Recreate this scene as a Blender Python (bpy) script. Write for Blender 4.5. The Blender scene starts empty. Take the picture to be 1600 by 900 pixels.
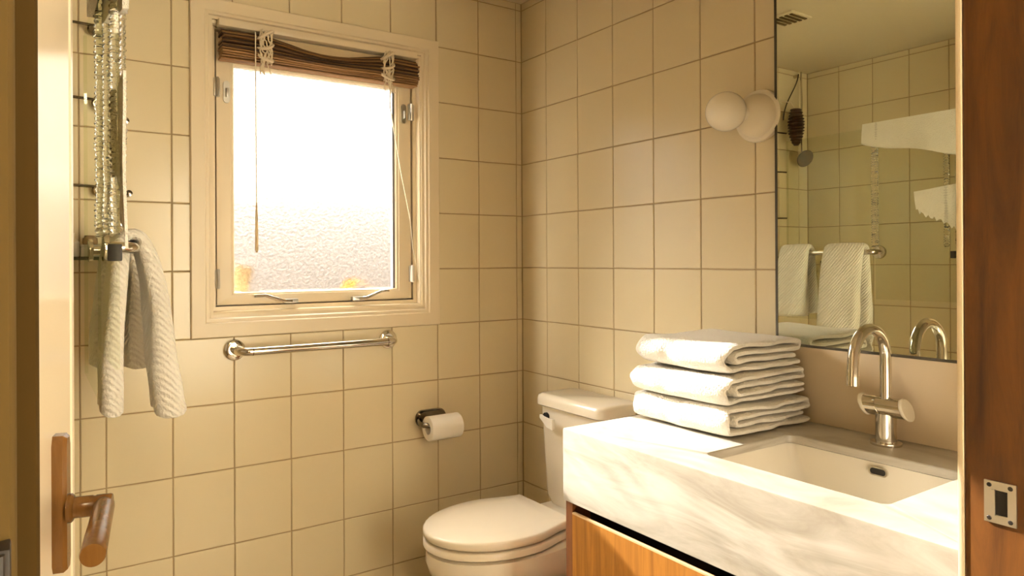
import bpy, bmesh, math, random
from mathutils import Vector, Matrix, noise, Quaternion

# ------------------------------------------------------------------ units
# All coordinates below are in tile widths ("units"): the room corner between
# the window wall (y = 0) and the mirror wall (x = 0) is the origin, the floor
# lies at z = FZ.  P() turns them into metres with the floor at z = 0.
U = 0.175
FZ = -11.3
CZ = 1.29            # ceiling
RH = 1.1309          # tile row height
sc = bpy.context.scene
rnd = random.Random(7)


def P(x, y=None, z=None):
    if y is None:
        x, y, z = x
    return Vector((x * U, y * U, (z - FZ) * U))


# ------------------------------------------------------------------ camera
def make_camera():
    cd = bpy.data.cameras.new('camera')
    co = bpy.data.objects.new('camera', cd)
    sc.collection.objects.link(co)
    yaw, pit, rol = 0.5743, 0.0008, -0.005
    F = Vector((math.sin(yaw) * math.cos(pit), math.cos(yaw) * math.cos(pit), math.sin(pit)))
    R = Vector((math.cos(yaw), -math.sin(yaw), 0))
    Up = R.cross(F)
    R2 = math.cos(rol) * R + math.sin(rol) * Up
    U2 = -math.sin(rol) * R + math.cos(rol) * Up
    m = Matrix((R2, U2, -F)).transposed().to_4x4()
    m.translation = P(-9.0902, -12.3456, -4.3823)
    co.matrix_world = m
    cd.sensor_width = 36
    cd.lens = 1085.15 / 1600 * 36
    cd.shift_x = (800 - 750.46) / 1600
    cd.shift_y = (407.81 - 450) / 1600
    cd.clip_start = 0.01
    sc.camera = co


make_camera()

# ------------------------------------------------------------------ light
sc.view_settings.view_transform = 'Standard'
sc.view_settings.look = 'None'
sc.view_settings.gamma = 1
sc.view_settings.use_curve_mapping = False
sc.view_settings.exposure = 0.0
EXPO = 0.58
WORLD_STRENGTH = 12.5
SUN_STRENGTH = 510.0
HALL_FILL = 10.0
sc.view_settings.exposure = EXPO

w = bpy.data.worlds.new('sky')
sc.world = w
w.use_nodes = True
bg = w.node_tree.nodes['Background']
bg.inputs['Color'].default_value = (1.0, 0.895, 0.665, 1)
bg.inputs['Strength'].default_value = WORLD_STRENGTH

sd = bpy.data.lights.new('sun', 'SUN')
so = bpy.data.objects.new('sun', sd)
sc.collection.objects.link(so)
so.rotation_euler = Vector((0.215, -1.0, -0.485)).to_track_quat('-Z', 'Y').to_euler()
so.location = (-1.2, 3, 4)
sd.energy = SUN_STRENGTH
sd.angle = math.radians(0.9)
sd.color = (1.0, 0.92, 0.78)


# ------------------------------------------------------------------ materials
def mat(name, color, rough=0.5, metal=0.0, spec=0.5, bump=None, coat=0.0, sheen=0.0):
    m = bpy.data.materials.new(name)
    m.use_nodes = True
    nt = m.node_tree
    b = nt.nodes['Principled BSDF']
    b.inputs['Base Color'].default_value = (*color, 1)
    b.inputs['Roughness'].default_value = rough
    b.inputs['Metallic'].default_value = metal
    b.inputs['Specular IOR Level'].default_value = spec
    b.inputs['Coat Weight'].default_value = coat
    b.inputs['Sheen Weight'].default_value = sheen
    if bump:
        scale, strength, dist = bump
        tc = nt.nodes.new('ShaderNodeTexCoord')
        n = nt.nodes.new('ShaderNodeTexNoise')
        n.inputs['Scale'].default_value = scale
        n.inputs['Detail'].default_value = 3
        bp = nt.nodes.new('ShaderNodeBump')
        bp.inputs['Strength'].default_value = strength
        bp.inputs['Distance'].default_value = dist
        nt.links.new(tc.outputs['Object'], n.inputs['Vector'])
        nt.links.new(n.outputs['Fac'], bp.inputs['Height'])
        nt.links.new(bp.outputs['Normal'], b.inputs['Normal'])
    return m


def ramp(nt, fac, stops):
    r = nt.nodes.new('ShaderNodeValToRGB')
    els = r.color_ramp.elements
    while len(els) < len(stops):
        els.new(0.5)
    for e, (p, c) in zip(els, stops):
        e.position = p
        e.color = (*c, 1)
    nt.links.new(fac, r.inputs['Fac'])
    return r


def wood(name, dark, light, scale, rough, axis_scale=(1, 1, 0.06), rot=(0, 0, 0)):
    m = mat(name, light, rough)
    nt = m.node_tree
    b = nt.nodes['Principled BSDF']
    tc = nt.nodes.new('ShaderNodeTexCoord')
    mp = nt.nodes.new('ShaderNodeMapping')
    mp.inputs['Scale'].default_value = axis_scale
    mp.inputs['Rotation'].default_value = rot
    n = nt.nodes.new('ShaderNodeTexNoise')
    n.inputs['Scale'].default_value = scale
    n.inputs['Detail'].default_value = 8
    n.inputs['Roughness'].default_value = 0.65
    n.inputs['Distortion'].default_value = 0.6
    nt.links.new(tc.outputs['Object'], mp.inputs['Vector'])
    nt.links.new(mp.outputs['Vector'], n.inputs['Vector'])
    r = ramp(nt, n.outputs['Fac'], [(0.30, dark), (0.70, light)])
    nt.links.new(r.outputs['Color'], b.inputs['Base Color'])
    bp = nt.nodes.new('ShaderNodeBump')
    bp.inputs['Strength'].default_value = 0.12
    bp.inputs['Distance'].default_value = 0.002
    nt.links.new(n.outputs['Fac'], bp.inputs['Height'])
    nt.links.new(bp.outputs['Normal'], b.inputs['Normal'])
    return m


def towel_material(name, rib):
    m = mat(name, (0.90, 0.85, 0.75), 0.95, spec=0.1, sheen=0.3)
    nt = m.node_tree
    b = nt.nodes['Principled BSDF']
    tc = nt.nodes.new('ShaderNodeTexCoord')
    n = nt.nodes.new('ShaderNodeTexNoise')
    n.inputs['Scale'].default_value = 230
    n.inputs['Detail'].default_value = 4
    nt.links.new(tc.outputs['Object'], n.inputs['Vector'])
    h = n.outputs['Fac']
    if rib:
        wv = nt.nodes.new('ShaderNodeTexWave')
        wv.bands_direction = 'DIAGONAL'
        wv.inputs['Scale'].default_value = 45
        wv.inputs['Distortion'].default_value = 1.5
        nt.links.new(tc.outputs['Object'], wv.inputs['Vector'])
        ad = nt.nodes.new('ShaderNodeMath')
        ad.operation = 'MULTIPLY_ADD'
        ad.inputs[1].default_value = 0.55
        nt.links.new(wv.outputs['Fac'], ad.inputs[0])
        nt.links.new(n.outputs['Fac'], ad.inputs[2])
        h = ad.outputs[0]
    bp = nt.nodes.new('ShaderNodeBump')
    bp.inputs['Strength'].default_value = 0.9
    bp.inputs['Distance'].default_value = 0.005
    nt.links.new(h, bp.inputs['Height'])
    nt.links.new(bp.outputs['Normal'], b.inputs['Normal'])
    return m


def marble_material():
    m = mat('marble', (0.8, 0.74, 0.62), 0.28)
    nt = m.node_tree
    b = nt.nodes['Principled BSDF']
    tc = nt.nodes.new('ShaderNodeTexCoord')
    mp = nt.nodes.new('ShaderNodeMapping')
    mp.inputs['Rotation'].default_value = (math.radians(38), 0.25, 0.2)
    mp.inputs['Scale'].default_value = (2.0, 1.3, 7.0)
    n = nt.nodes.new('ShaderNodeTexNoise')
    n.inputs['Scale'].default_value = 2.6
    n.inputs['Detail'].default_value = 9
    n.inputs['Roughness'].default_value = 0.62
    n.inputs['Distortion'].default_value = 0.9
    nt.links.new(tc.outputs['Object'], mp.inputs['Vector'])
    nt.links.new(mp.outputs['Vector'], n.inputs['Vector'])
    r = ramp(nt, n.outputs['Fac'], [(0.28, (0.30, 0.26, 0.20)), (0.45, (0.44, 0.40, 0.325)),
                                    (0.58, (0.53, 0.495, 0.42)), (0.75, (0.58, 0.545, 0.47))])
    nt.links.new(r.outputs['Color'], b.inputs['Base Color'])
    return m


def frosted_material():
    # textured obscure glass: partly clear (lets the sun beam through), partly scattering
    m = bpy.data.materials.new('obscure_glass')
    m.use_nodes = True
    nt = m.node_tree
    nt.nodes.remove(nt.nodes['Principled BSDF'])
    out = nt.nodes['Material Output']
    tr = nt.nodes.new('ShaderNodeBsdfTransparent')
    tr.inputs['Color'].default_value = (0.095, 0.098, 0.106, 1)
    rf = nt.nodes.new('ShaderNodeBsdfRefraction')
    rf.inputs['Color'].default_value = (0.125, 0.128, 0.138, 1)
    rf.inputs['Roughness'].default_value = 0.60
    rf.inputs['IOR'].default_value = 1.45
    tl = nt.nodes.new('ShaderNodeBsdfTranslucent')
    tl.inputs['Color'].default_value = (0.95, 0.96, 1.0, 1)
    tc = nt.nodes.new('ShaderNodeTexCoord')
    n = nt.nodes.new('ShaderNodeTexNoise')
    n.inputs['Scale'].default_value = 110
    n.inputs['Detail'].default_value = 2
    bp = nt.nodes.new('ShaderNodeBump')
    bp.inputs['Strength'].default_value = 0.9
    bp.inputs['Distance'].default_value = 0.004
    nt.links.new(tc.outputs['Object'], n.inputs['Vector'])
    nt.links.new(n.outputs['Fac'], bp.inputs['Height'])
    nt.links.new(bp.outputs['Normal'], rf.inputs['Normal'])
    nt.links.new(bp.outputs['Normal'], tl.inputs['Normal'])
    a = nt.nodes.new('ShaderNodeMixShader')
    a.inputs['Fac'].default_value = 0.0
    nt.links.new(rf.outputs[0], a.inputs[1])
    nt.links.new(tl.outputs[0], a.inputs[2])
    mx = nt.nodes.new('ShaderNodeMixShader')
    mr = nt.nodes.new('ShaderNodeMapRange')
    mr.inputs['From Min'].default_value = 0.35
    mr.inputs['From Max'].default_value = 0.65
    mr.inputs['To Min'].default_value = 0.60
    mr.inputs['To Max'].default_value = 0.85
    nt.links.new(n.outputs['Fac'], mr.inputs['Value'])
    nt.links.new(mr.outputs[0], mx.inputs['Fac'])
    nt.links.new(tr.outputs[0], mx.inputs[1])
    nt.links.new(a.outputs[0], mx.inputs[2])
    nt.links.new(mx.outputs[0], out.inputs['Surface'])
    return m


def clear_glass(name, tint, refl=0.08, rough=0.02, bump=None, edge=None):
    m = bpy.data.materials.new(name)
    m.use_nodes = True
    nt = m.node_tree
    nt.nodes.remove(nt.nodes['Principled BSDF'])
    out = nt.nodes['Material Output']
    tr = nt.nodes.new('ShaderNodeBsdfTransparent')
    tr.inputs['Color'].default_value = (*tint, 1)
    gl = nt.nodes.new('ShaderNodeBsdfGlossy')
    gl.inputs['Roughness'].default_value = rough
    mx = nt.nodes.new('ShaderNodeMixShader')
    mx.inputs['Fac'].default_value = refl
    nt.links.new(tr.outputs[0], mx.inputs[1])
    nt.links.new(gl.outputs[0], mx.inputs[2])
    if bump:
        tc = nt.nodes.new('ShaderNodeTexCoord')
        n = nt.nodes.new('ShaderNodeTexNoise')
        n.inputs['Scale'].default_value = bump
        bp = nt.nodes.new('ShaderNodeBump')
        bp.inputs['Strength'].default_value = 1.0
        bp.inputs['Distance'].default_value = 0.004
        nt.links.new(tc.outputs['Object'], n.inputs['Vector'])
        nt.links.new(n.outputs['Fac'], bp.inputs['Height'])
        nt.links.new(bp.outputs['Normal'], gl.inputs['Normal'])
    nt.links.new(mx.outputs[0], out.inputs['Surface'])
    return m


M = {}
M['tile'] = mat('tile_glaze', (0.68, 0.575, 0.37), 0.24, bump=(6, 0.10, 0.006))
M['grout'] = mat('grout', (0.36, 0.26, 0.14), 0.9)
M['paint'] = mat('cream_paint', (0.72, 0.60, 0.41), 0.35, bump=(25, 0.04, 0.002))
M['ceiling'] = mat('ceiling_paint', (0.62, 0.53, 0.36), 0.8)
M['floor'] = mat('floor_tile', (0.45, 0.38, 0.28), 0.4, bump=(20, 0.05, 0.002))
M['door'] = mat('door_paint', (0.78, 0.68, 0.52), 0.16)
M['jamb_dark'] = mat('jamb_rebate_shade', (0.050, 0.028, 0.006), 0.9, spec=0.1)  # post colour darkened for the shadow it stands in
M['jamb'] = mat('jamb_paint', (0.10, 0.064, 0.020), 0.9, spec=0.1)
M['hallwall'] = mat('hall_plaster', (0.55, 0.45, 0.32), 0.8)
M['porcelain'] = mat('porcelain', (0.80, 0.72, 0.58), 0.12, coat=0.3)
M['seat'] = mat('seat_plastic', (0.78, 0.69, 0.54), 0.22)
M['basin'] = mat('basin_ceramic', (0.82, 0.76, 0.64), 0.15, coat=0.3)
M['chrome'] = mat('chrome', (0.72, 0.68, 0.60), 0.10, metal=1.0)
M['steel'] = mat('brushed_steel', (0.55, 0.53, 0.48), 0.32, metal=1.0)
M['dark_chrome'] = mat('dark_chrome', (0.22, 0.19, 0.15), 0.12, metal=1.0)
M['black'] = mat('void_shade', (0.015, 0.012, 0.01), 0.6)  # black stand-in for the shade inside holes and recesses
M['bronze'] = mat('dark_hinge_metal', (0.022, 0.016, 0.012), 0.5, metal=0.2)
M['lever_cap'] = mat('pale_cap', (0.80, 0.73, 0.58), 0.25)
M['towel'] = towel_material('terry_towel', False)
M['ribbed_towel'] = towel_material('ribbed_towel', True)
M['marble'] = marble_material()
M['backsplash'] = mat('backsplash_stone', (0.66, 0.53, 0.35), 0.3, bump=(30, 0.03, 0.002))
M['teak'] = wood('teak_front', (0.23, 0.080, 0.010), (0.52, 0.225, 0.036), 46, 0.38)
M['teak_dark'] = wood('teak_case', (0.10, 0.03, 0.008), (0.20, 0.07, 0.02), 40, 0.45)
M['teak_edge_lit'] = mat('teak_edge_lit', (0.78, 0.55, 0.30), 0.35)
M['jambwood'] = wood('jamb_mahogany', (0.055, 0.017, 0.002), (0.18, 0.064, 0.008), 34, 0.4, (1, 1, 0.13))
M['handlewood'] = wood('handle_wood', (0.105, 0.045, 0.009), (0.20, 0.092, 0.024), 60, 0.2)
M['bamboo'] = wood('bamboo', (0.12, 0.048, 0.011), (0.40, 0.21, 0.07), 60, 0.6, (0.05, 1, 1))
M['blind_shadow'] = mat('blind_gap_shade', (0.035, 0.016, 0.006), 0.8)
M['bamboo_dark'] = wood('bamboo_shade_loofah', (0.020, 0.009, 0.003), (0.085, 0.038, 0.011), 60, 0.6, (0.05, 1, 1))  # fold-gap shade put into the colour; also the loofah's own brown
M['cloth'] = mat('linen', (0.62, 0.48, 0.29), 0.9, bump=(200, 0.3, 0.002))
M['twine'] = mat('twine', (0.66, 0.54, 0.37), 0.9, bump=(250, 0.4, 0.002))
M['cord'] = mat('blind_cord', (0.80, 0.72, 0.55), 0.7)
M['paper'] = mat('toilet_paper', (0.86, 0.80, 0.70), 0.95, spec=0.1, bump=(120, 0.1, 0.001))
M['lamp'] = mat('lamp_porcelain', (0.80, 0.72, 0.57), 0.3)
M['bulb'] = mat('opal_bulb', (0.86, 0.79, 0.66), 0.14, coat=0.4)
M['reveal_shade'] = mat('reveal_shade', (0.16, 0.15, 0.14), 0.5)
M['mirror'] = mat('mirror_silver', (0.74, 0.76, 0.62), 0.0, metal=1.0)
M['mirror_edge'] = mat('mirror_edge', (0.045, 0.035, 0.02), 0.3)
M['obscure'] = frosted_material()
M['screen'] = clear_glass('shower_glass', (0.965, 0.98, 0.935), 0.012)
M['clearpane'] = clear_glass('window_glass', (0.97, 0.97, 0.97), 0.03)
M['seal'] = mat('clear_vinyl', (0.96, 0.95, 0.91), 0.06)
M['seal'].node_tree.nodes['Principled BSDF'].inputs['Transmission Weight'].default_value = 1.0
M['seal'].node_tree.nodes['Principled BSDF'].inputs['IOR'].default_value = 1.4
M['shelfglass'] = clear_glass('shelf_glass', (0.62, 0.68, 0.60), 0.15)
M['soap_white'] = mat('white_plastic', (0.85, 0.80, 0.70), 0.3)
M['soap_grey'] = mat('grey_carton', (0.55, 0.52, 0.44), 0.6)
M['jar_brown'] = mat('brown_jar', (0.30, 0.20, 0.10), 0.25)
M['ground'] = mat('outside_gravel', (0.30, 0.27, 0.25), 0.9, bump=(40, 0.3, 0.01))
M['added_bank'] = mat('added_bank_surface', (0.37, 0.34, 0.34), 0.9, bump=(8, 0.3, 0.02))
M['board'] = wood('weathered_board', (0.30, 0.22, 0.13), (0.42, 0.32, 0.20), 30, 0.8)
M['leaf'] = mat('dry_leaf', (0.38, 0.17, 0.035), 0.7)


# ------------------------------------------------------------------ mesh builder
BASE = {}


class G:
    """Collects shapes (in units) and links them as ONE mesh object."""

    def __init__(self):
        self.bm = bmesh.new()

    def box(self, x0, x1, y0, y1, z0, z1, b=0.0, seg=2):
        bm = self.bm
        v = [bm.verts.new((x, y, z)) for x in (x0, x1) for y in (y0, y1) for z in (z0, z1)]
        fs = [bm.faces.new([v[i] for i in q]) for q in
              ((0, 1, 3, 2), (4, 6, 7, 5), (0, 4, 5, 1), (2, 3, 7, 6), (0, 2, 6, 4), (1, 5, 7, 3))]
        if b:
            es = list({e for f in fs for e in f.edges})
            bmesh.ops.bevel(bm, geom=es, offset=b, segments=seg, profile=0.5, affect='EDGES')
        return self

    def loft(self, rings, closed=True, caps=True, cyclic=False):
        bm = self.bm
        vr = [[bm.verts.new(p) for p in r] for r in rings]
        n = len(rings[0])
        m = len(vr)
        for a in range(m if cyclic else m - 1):
            A, B = vr[a], vr[(a + 1) % m]
            for i in range(n if closed else n - 1):
                j = (i + 1) % n
                try:
                    bm.faces.new((A[i], A[j], B[j], B[i]))
                except ValueError:
                    pass
        if caps and closed and not cyclic:
            bm.faces.new(list(reversed(vr[0])))
            bm.faces.new(vr[-1])
        return self

    def tube(self, pts, r, n=12, caps=True):
        pts = [Vector(p) for p in pts]
        m = len(pts)
        rad = r if isinstance(r, (list, tuple)) else [r] * m
        t0 = (pts[1] - pts[0]).normalized()
        a = Vector((0, 0, 1)) if abs(t0.z) < 0.9 else Vector((1, 0, 0))
        nrm = t0.cross(a).normalized()
        rings = []
        for i, p in enumerate(pts):
            t = (pts[min(i + 1, m - 1)] - pts[max(i - 1, 0)]).normalized()
            nrm = (nrm - t * nrm.dot(t)).normalized()
            bn = t.cross(nrm)
            rings.append([p + rad[i] * (math.cos(2 * math.pi * k / n) * nrm + math.sin(2 * math.pi * k / n) * bn)
                          for k in range(n)])
        return self.loft(rings, True, caps)

    def lathe(self, prof, origin, axis, n=32):
        axis = Vector(axis).normalized()
        o = Vector(origin)
        a = axis.orthogonal().normalized()
        b = axis.cross(a)
        rings = [[o + axis * h + max(r, 1e-4) * (math.cos(2 * math.pi * k / n) * a + math.sin(2 * math.pi * k / n) * b)
                  for k in range(n)] for r, h in prof]
        return self.loft(rings, True, True)

    def prism(self, poly, frame, d0, d1):
        """poly: 2-D points; frame(a, b, d) -> 3-D point"""
        return self.loft([[frame(a, b, d0) for a, b in poly], [frame(a, b, d1) for a, b in poly]])

    def build(self, name, material, parent=None, smooth=35, origin=None):
        bm = self.bm
        bmesh.ops.recalc_face_normals(bm, faces=bm.faces)
        if parent is None:
            if origin is None:
                c = [v.co for v in bm.verts]
                x0 = min(v.x for v in c); x1 = max(v.x for v in c)
                y0 = min(v.y for v in c); y1 = max(v.y for v in c)
                z0 = min(v.z for v in c)
                origin = ((x0 + x1) / 2, (y0 + y1) / 2, z0)
            base = P(origin)
        else:
            base = BASE[parent.name]
        for v in bm.verts:
            v.co = P(v.co) - base
        me = bpy.data.meshes.new(name)
        bm.to_mesh(me)
        bm.free()
        me.materials.append(M[material])
        if smooth:
            me.shade_smooth()
            me.set_sharp_from_angle(angle=math.radians(smooth))
        o = bpy.data.objects.new(name, me)
        sc.collection.objects.link(o)
        if parent is None:
            o.location = base
        else:
            o.parent = parent
        BASE[o.name] = base
        return o


def thing(name, label, cat, loc, group=None):
    o = bpy.data.objects.new(name, None)
    o.empty_display_size = 0.05
    sc.collection.objects.link(o)
    o.location = P(loc)
    BASE[o.name] = P(loc)
    o['label'] = label
    o['category'] = cat
    if group:
        o['group'] = group
    return o


def tag(o, label, cat, group=None):
    o['label'] = label
    o['category'] = cat
    if group:
        o['group'] = group
    return o


def struct(o, label=None):
    o['kind'] = 'structure'
    if label:
        o['label'] = label
    return o


def rrect(x0, x1, y0, y1, r, k=6):
    """rounded rectangle, counter-clockwise, 4*(k+1) points"""
    pts = []
    for cx, cy, a0 in ((x1 - r, y1 - r, 0), (x0 + r, y1 - r, 90), (x0 + r, y0 + r, 180), (x1 - r, y0 + r, 270)):
        for i in range(k + 1):
            a = math.radians(a0 + 90 * i / k)
            pts.append((cx + r * math.cos(a), cy + r * math.sin(a)))
    return pts


def lift(poly, z):
    return [(x, y, z) for x, y in poly]


# ------------------------------------------------------------------ room shell
ZROWS = [CZ - 0.001, RH, 0.0] + [-RH * i for i in range(1, 8)] + [-9.215, -10.30, FZ]
CAS = (-6.86, -2.12, -5.65, 0.09)          # window casing outer edges x0 x1 z0 z1
HOLE = (-6.55, -2.45, -5.30, -0.27)        # clear opening in the wall
WX = [-0.0, -0.143, -1.125, -2.14, -3.165, -4.175, -5.17, -6.16, -7.14, -8.11, -8.465, -9.47, -10.47, -10.92]
RY = [0.0, -0.86, -1.86, -2.85, -3.85, -4.86, -5.87, -6.87, -7.87, -8.87, -9.87, -10.0]
LY = [0.0, -0.98, -1.95, -2.92, -3.89, -4.86, -5.83, -6.8, -7.77, -8.74, -9.71, -10.7]
LX = -10.92
GAP = 0.0085

_tile_cache = {}


def tile(parent, frame, a0, a1, b0, b1):
    """one glazed tile on a wall; frame(a, b, d) -> point, d = depth outwards from the wall"""
    wa, wb = a1 - a0 - 2 * GAP, b1 - b0 - 2 * GAP
    if wa < 0.02 or wb < 0.02:
        return
    key = (frame, round(wa, 3), round(wb, 3))
    if key not in _tile_cache:
        bm = bmesh.new()
        h, bv = 0.035, 0.012
        rings = []
        for ins, d in ((0, -h), (0, -bv), (bv * 0.35, -bv * 0.3), (bv, 0)):
            q = [(-wa / 2 + ins, -wb / 2 + ins), (wa / 2 - ins, -wb / 2 + ins),
                 (wa / 2 - ins, wb / 2 - ins), (-wa / 2 + ins, wb / 2 - ins)]
            rings.append([bm.verts.new((Vector(frame(a, b, d)) - Vector(frame(0, 0, 0))) * U) for a, b in q])
        for A, B in zip(rings, rings[1:]):
            for i in range(4):
                bm.faces.new((A[i], A[(i + 1) % 4], B[(i + 1) % 4], B[i]))
        bm.faces.new(rings[-1])
        bm.faces.new(list(reversed(rings[0])))
        bmesh.ops.recalc_face_normals(bm, faces=bm.faces)
        me = bpy.data.meshes.new('tile')
        bm.to_mesh(me)
        bm.free()
        me.materials.append(M['tile'])
        _tile_cache[key] = me
    o = bpy.data.objects.new('tile', _tile_cache[key])
    sc.collection.objects.link(o)
    c = Vector(frame((a0 + a1) / 2, (b0 + b1) / 2, 0))
    o.parent = parent
    o.location = P(c) - BASE[parent.name]
    # hand-set: each tile tips by a fraction of a degree
    o.rotation_euler = [rnd.gauss(0, 0.0022) for _ in range(3)]


def fr_back(a, b, d):
    return (a, -d, b)


def fr_right(a, b, d):
    return (-d, a, b)


def fr_left(a, b, d):
    return (LX + d, a, b)


T = 0.6   # wall thickness
wall_back = struct(G().box(LX - T, HOLE[0], 0.014, T, FZ, CZ).box(HOLE[1], T, 0.014, T, FZ, CZ)
                   .box(HOLE[0], HOLE[1], 0.014, T, HOLE[3], CZ).box(HOLE[0], HOLE[1], 0.014, T, FZ, HOLE[2])
                   .build('wall_back', 'grout', smooth=0), 'cream tiled wall around the window')
wall_right = struct(G().box(0.014, T, -11.0, T, FZ, CZ).build('wall_right', 'grout', smooth=0),
                    'cream tiled wall behind the toilet and vanity')
wall_left = struct(G().box(LX - T, LX - 0.014, -11.1, T, FZ, CZ).build('wall_left', 'grout', smooth=0),
                   'tiled shower wall seen in the mirror')

for i in range(len(WX) - 1):
    a0, a1 = WX[i + 1], WX[i]
    for j in range(len(ZROWS) - 1):
        b0, b1 = ZROWS[j + 1], ZROWS[j]
        cx0, cx1, cz0, cz1 = CAS[0] + 0.03, CAS[1] - 0.03, CAS[2] + 0.03, CAS[3] - 0.03
        if a1 <= cx0 or a0 >= cx1 or b1 <= cz0 or b0 >= cz1:
            tile(wall_back, fr_back, a0, a1, b0, b1)
            continue
        pieces = []
        if a0 < cx0:
            pieces.append((a0, cx0, b0, b1))
        if a1 > cx1:
            pieces.append((cx1, a1, b0, b1))
        m0, m1 = max(a0, cx0), min(a1, cx1)
        if b0 < cz0:
            pieces.append((m0, m1, b0, cz0))
        if b1 > cz1:
            pieces.append((m0, m1, cz1, b1))
        for q in pieces:
            if q[1] - q[0] > 0.1 and q[3] - q[2] > 0.1:
                tile(wall_back, fr_back, *q)
MIRROR_Y0, MIRROR_Z0 = -6.275, -5.56
for i in range(len(RY) - 1):
    for j in range(len(ZROWS) - 1):
        a0, a1, b0, b1 = RY[i + 1], RY[i], ZROWS[j + 1], ZROWS[j]
        if a1 < -6.5 and b1 > -8:
            continue                      # behind the mirror and the backsplash
        if a1 < -5.2 and b1 < -6.7:
            continue                      # behind the vanity
        tile(wall_right, fr_right, a0, a1, b0, b1)
for i in range(len(LY) - 1):
    for j in range(len(ZROWS) - 1):
        tile(wall_left, fr_left, LY[i + 1], LY[i], ZROWS[j + 1], ZROWS[j])

struct(G().box(LX - T, T, -17.6, T, FZ - 0.5, FZ).build('floor', 'floor', smooth=0), 'beige floor')
struct(G().box(LX - T, T, -11.0, T, CZ, CZ + 0.4).build('ceiling', 'ceiling', smooth=0), 'cream bathroom ceiling')
# front wall: right return, left return and lintel of the doorway
struct(G().box(-3.3, T, -11.0, -10.02, FZ, CZ).box(LX - T, -9.95, -11.1, -10.75, FZ, CZ)
       .box(-9.95, -3.3, -11.05, -10.75, 0.6, CZ).build('wall_front', 'hallwall', smooth=0), 'plastered wall with the doorway')
# hall behind the camera
struct(G().box(-15.2, -14.6, -17.6, -11.0, FZ, CZ).build('wall_hall_left', 'hallwall', smooth=0))
struct(G().box(0.0, 0.6, -17.6, -11.0, FZ, CZ).build('wall_hall_right', 'hallwall', smooth=0))
HW = (-5.4, -0.6, -9.4, -0.6)            # unseen hall window added behind the viewer as fill light
struct(G().box(-15.2, HW[0], -17.6, -17.0, FZ, CZ).box(HW[1], 0.6, -17.6, -17.0, FZ, CZ).box(HW[0], HW[1], -17.6, -17.0, HW[3], CZ)
       .box(HW[0], HW[1], -17.6, -17.0, FZ, HW[2]).build('wall_hall_back', 'hallwall', smooth=0))
w2 = bpy.data.objects.new('window_fill', None)
sc.collection.objects.link(w2)
w2.location = P(-2.7, -17.3, HW[2])
BASE['window_fill'] = P(-2.7, -17.3, HW[2])
struct(w2, 'unseen hall window added behind the viewer for fill light')
G().box(HW[0], HW[1], -17.32, -17.28, HW[2], HW[3]).build('pane', 'clearpane', w2, smooth=0)
for a_, b_ in ((HW[0], HW[0] + .3), (HW[1] - .3, HW[1]), (-3.15, -2.85)):
    G().box(a_, b_, -17.4, -17.2, HW[2], HW[3]).build('stile', 'paint', w2)
for a_, b_ in ((HW[2], HW[2] + .3), (HW[3] - .3, HW[3])):
    G().box(HW[0], HW[1], -17.41, -17.19, a_, b_).build('rail', 'paint', w2)
struct(G().box(-15.2, LX - T, -11.1, -10.75, FZ, CZ).build('wall_hall_front', 'hallwall', smooth=0))
struct(G().box(-15.2, 0.6, -17.6, -11.0, CZ, CZ + 0.4).build('ceiling_hall', 'ceiling', smooth=0))
struct(G().box(-15.2, LX - T, -17.6, -11.0, FZ - 0.5, FZ).build('floor_hall', 'floor', smooth=0))

# added fill lamp behind the camera, shaped as a hall ceiling fixture
hl = thing('added_hall_lamp', 'unseen round lamp added in the hall behind the viewer for fill', 'lamp', (-7.5, -15.5, CZ - 0.25))
G().lathe([(0.5, 0.0), (0.8, 0.0), (0.82, 0.08), (0.82, 0.25)], (-7.5, -15.5, CZ - 0.25), (0, 0, 1)).build('lamp_base', 'lamp', hl)
ld = bpy.data.lights.new('added_fill_light', 'AREA')
ld.shape = 'DISK'
ld.size = 0.28
ld.energy = HALL_FILL
ld.color = (1.0, 0.78, 0.48)
lo = bpy.data.objects.new('fill_light', ld)
sc.collection.objects.link(lo)
lo.parent = hl
lo.location = (0, 0, -0.01)

# ------------------------------------------------------------------ window
win = bpy.data.objects.new('window_1', None)
sc.collection.objects.link(win)
win.location = P(-4.5, 0, -5.65)
BASE['window_1'] = P(-4.5, 0, -5.65)
struct(win, 'cream framed obscure glass window above the long grab bar')
x0, x1, z0, z1 = CAS


def frame_board(side, o, i, prof):
    """mitred board; o/i outer and inner rectangles (x0,x1,z0,z1); prof: list of (t 0..1 outer->inner, y)"""
    ox0, ox1, oz0, oz1 = o
    ix0, ix1, iz0, iz1 = i
    ends = {'left': (((ox0, oz0), (ix0, iz0)), ((ox0, oz1), (ix0, iz1))),
            'right': (((ox1, oz0), (ix1, iz0)), ((ox1, oz1), (ix1, iz1))),
            'top': (((ox0, oz1), (ix0, iz1)), ((ox1, oz1), (ix1, iz1))),
            'bottom': (((ox0, oz0), (ix0, iz0)), ((ox1, oz0), (ix1, iz0)))}[side]
    rings = []
    for (a, b) in ends:
        rings.append([(a[0] + (b[0] - a[0]) * t, y, a[1] + (b[1] - a[1]) * t) for t, y in prof])
    return G().loft(rings)


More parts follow.
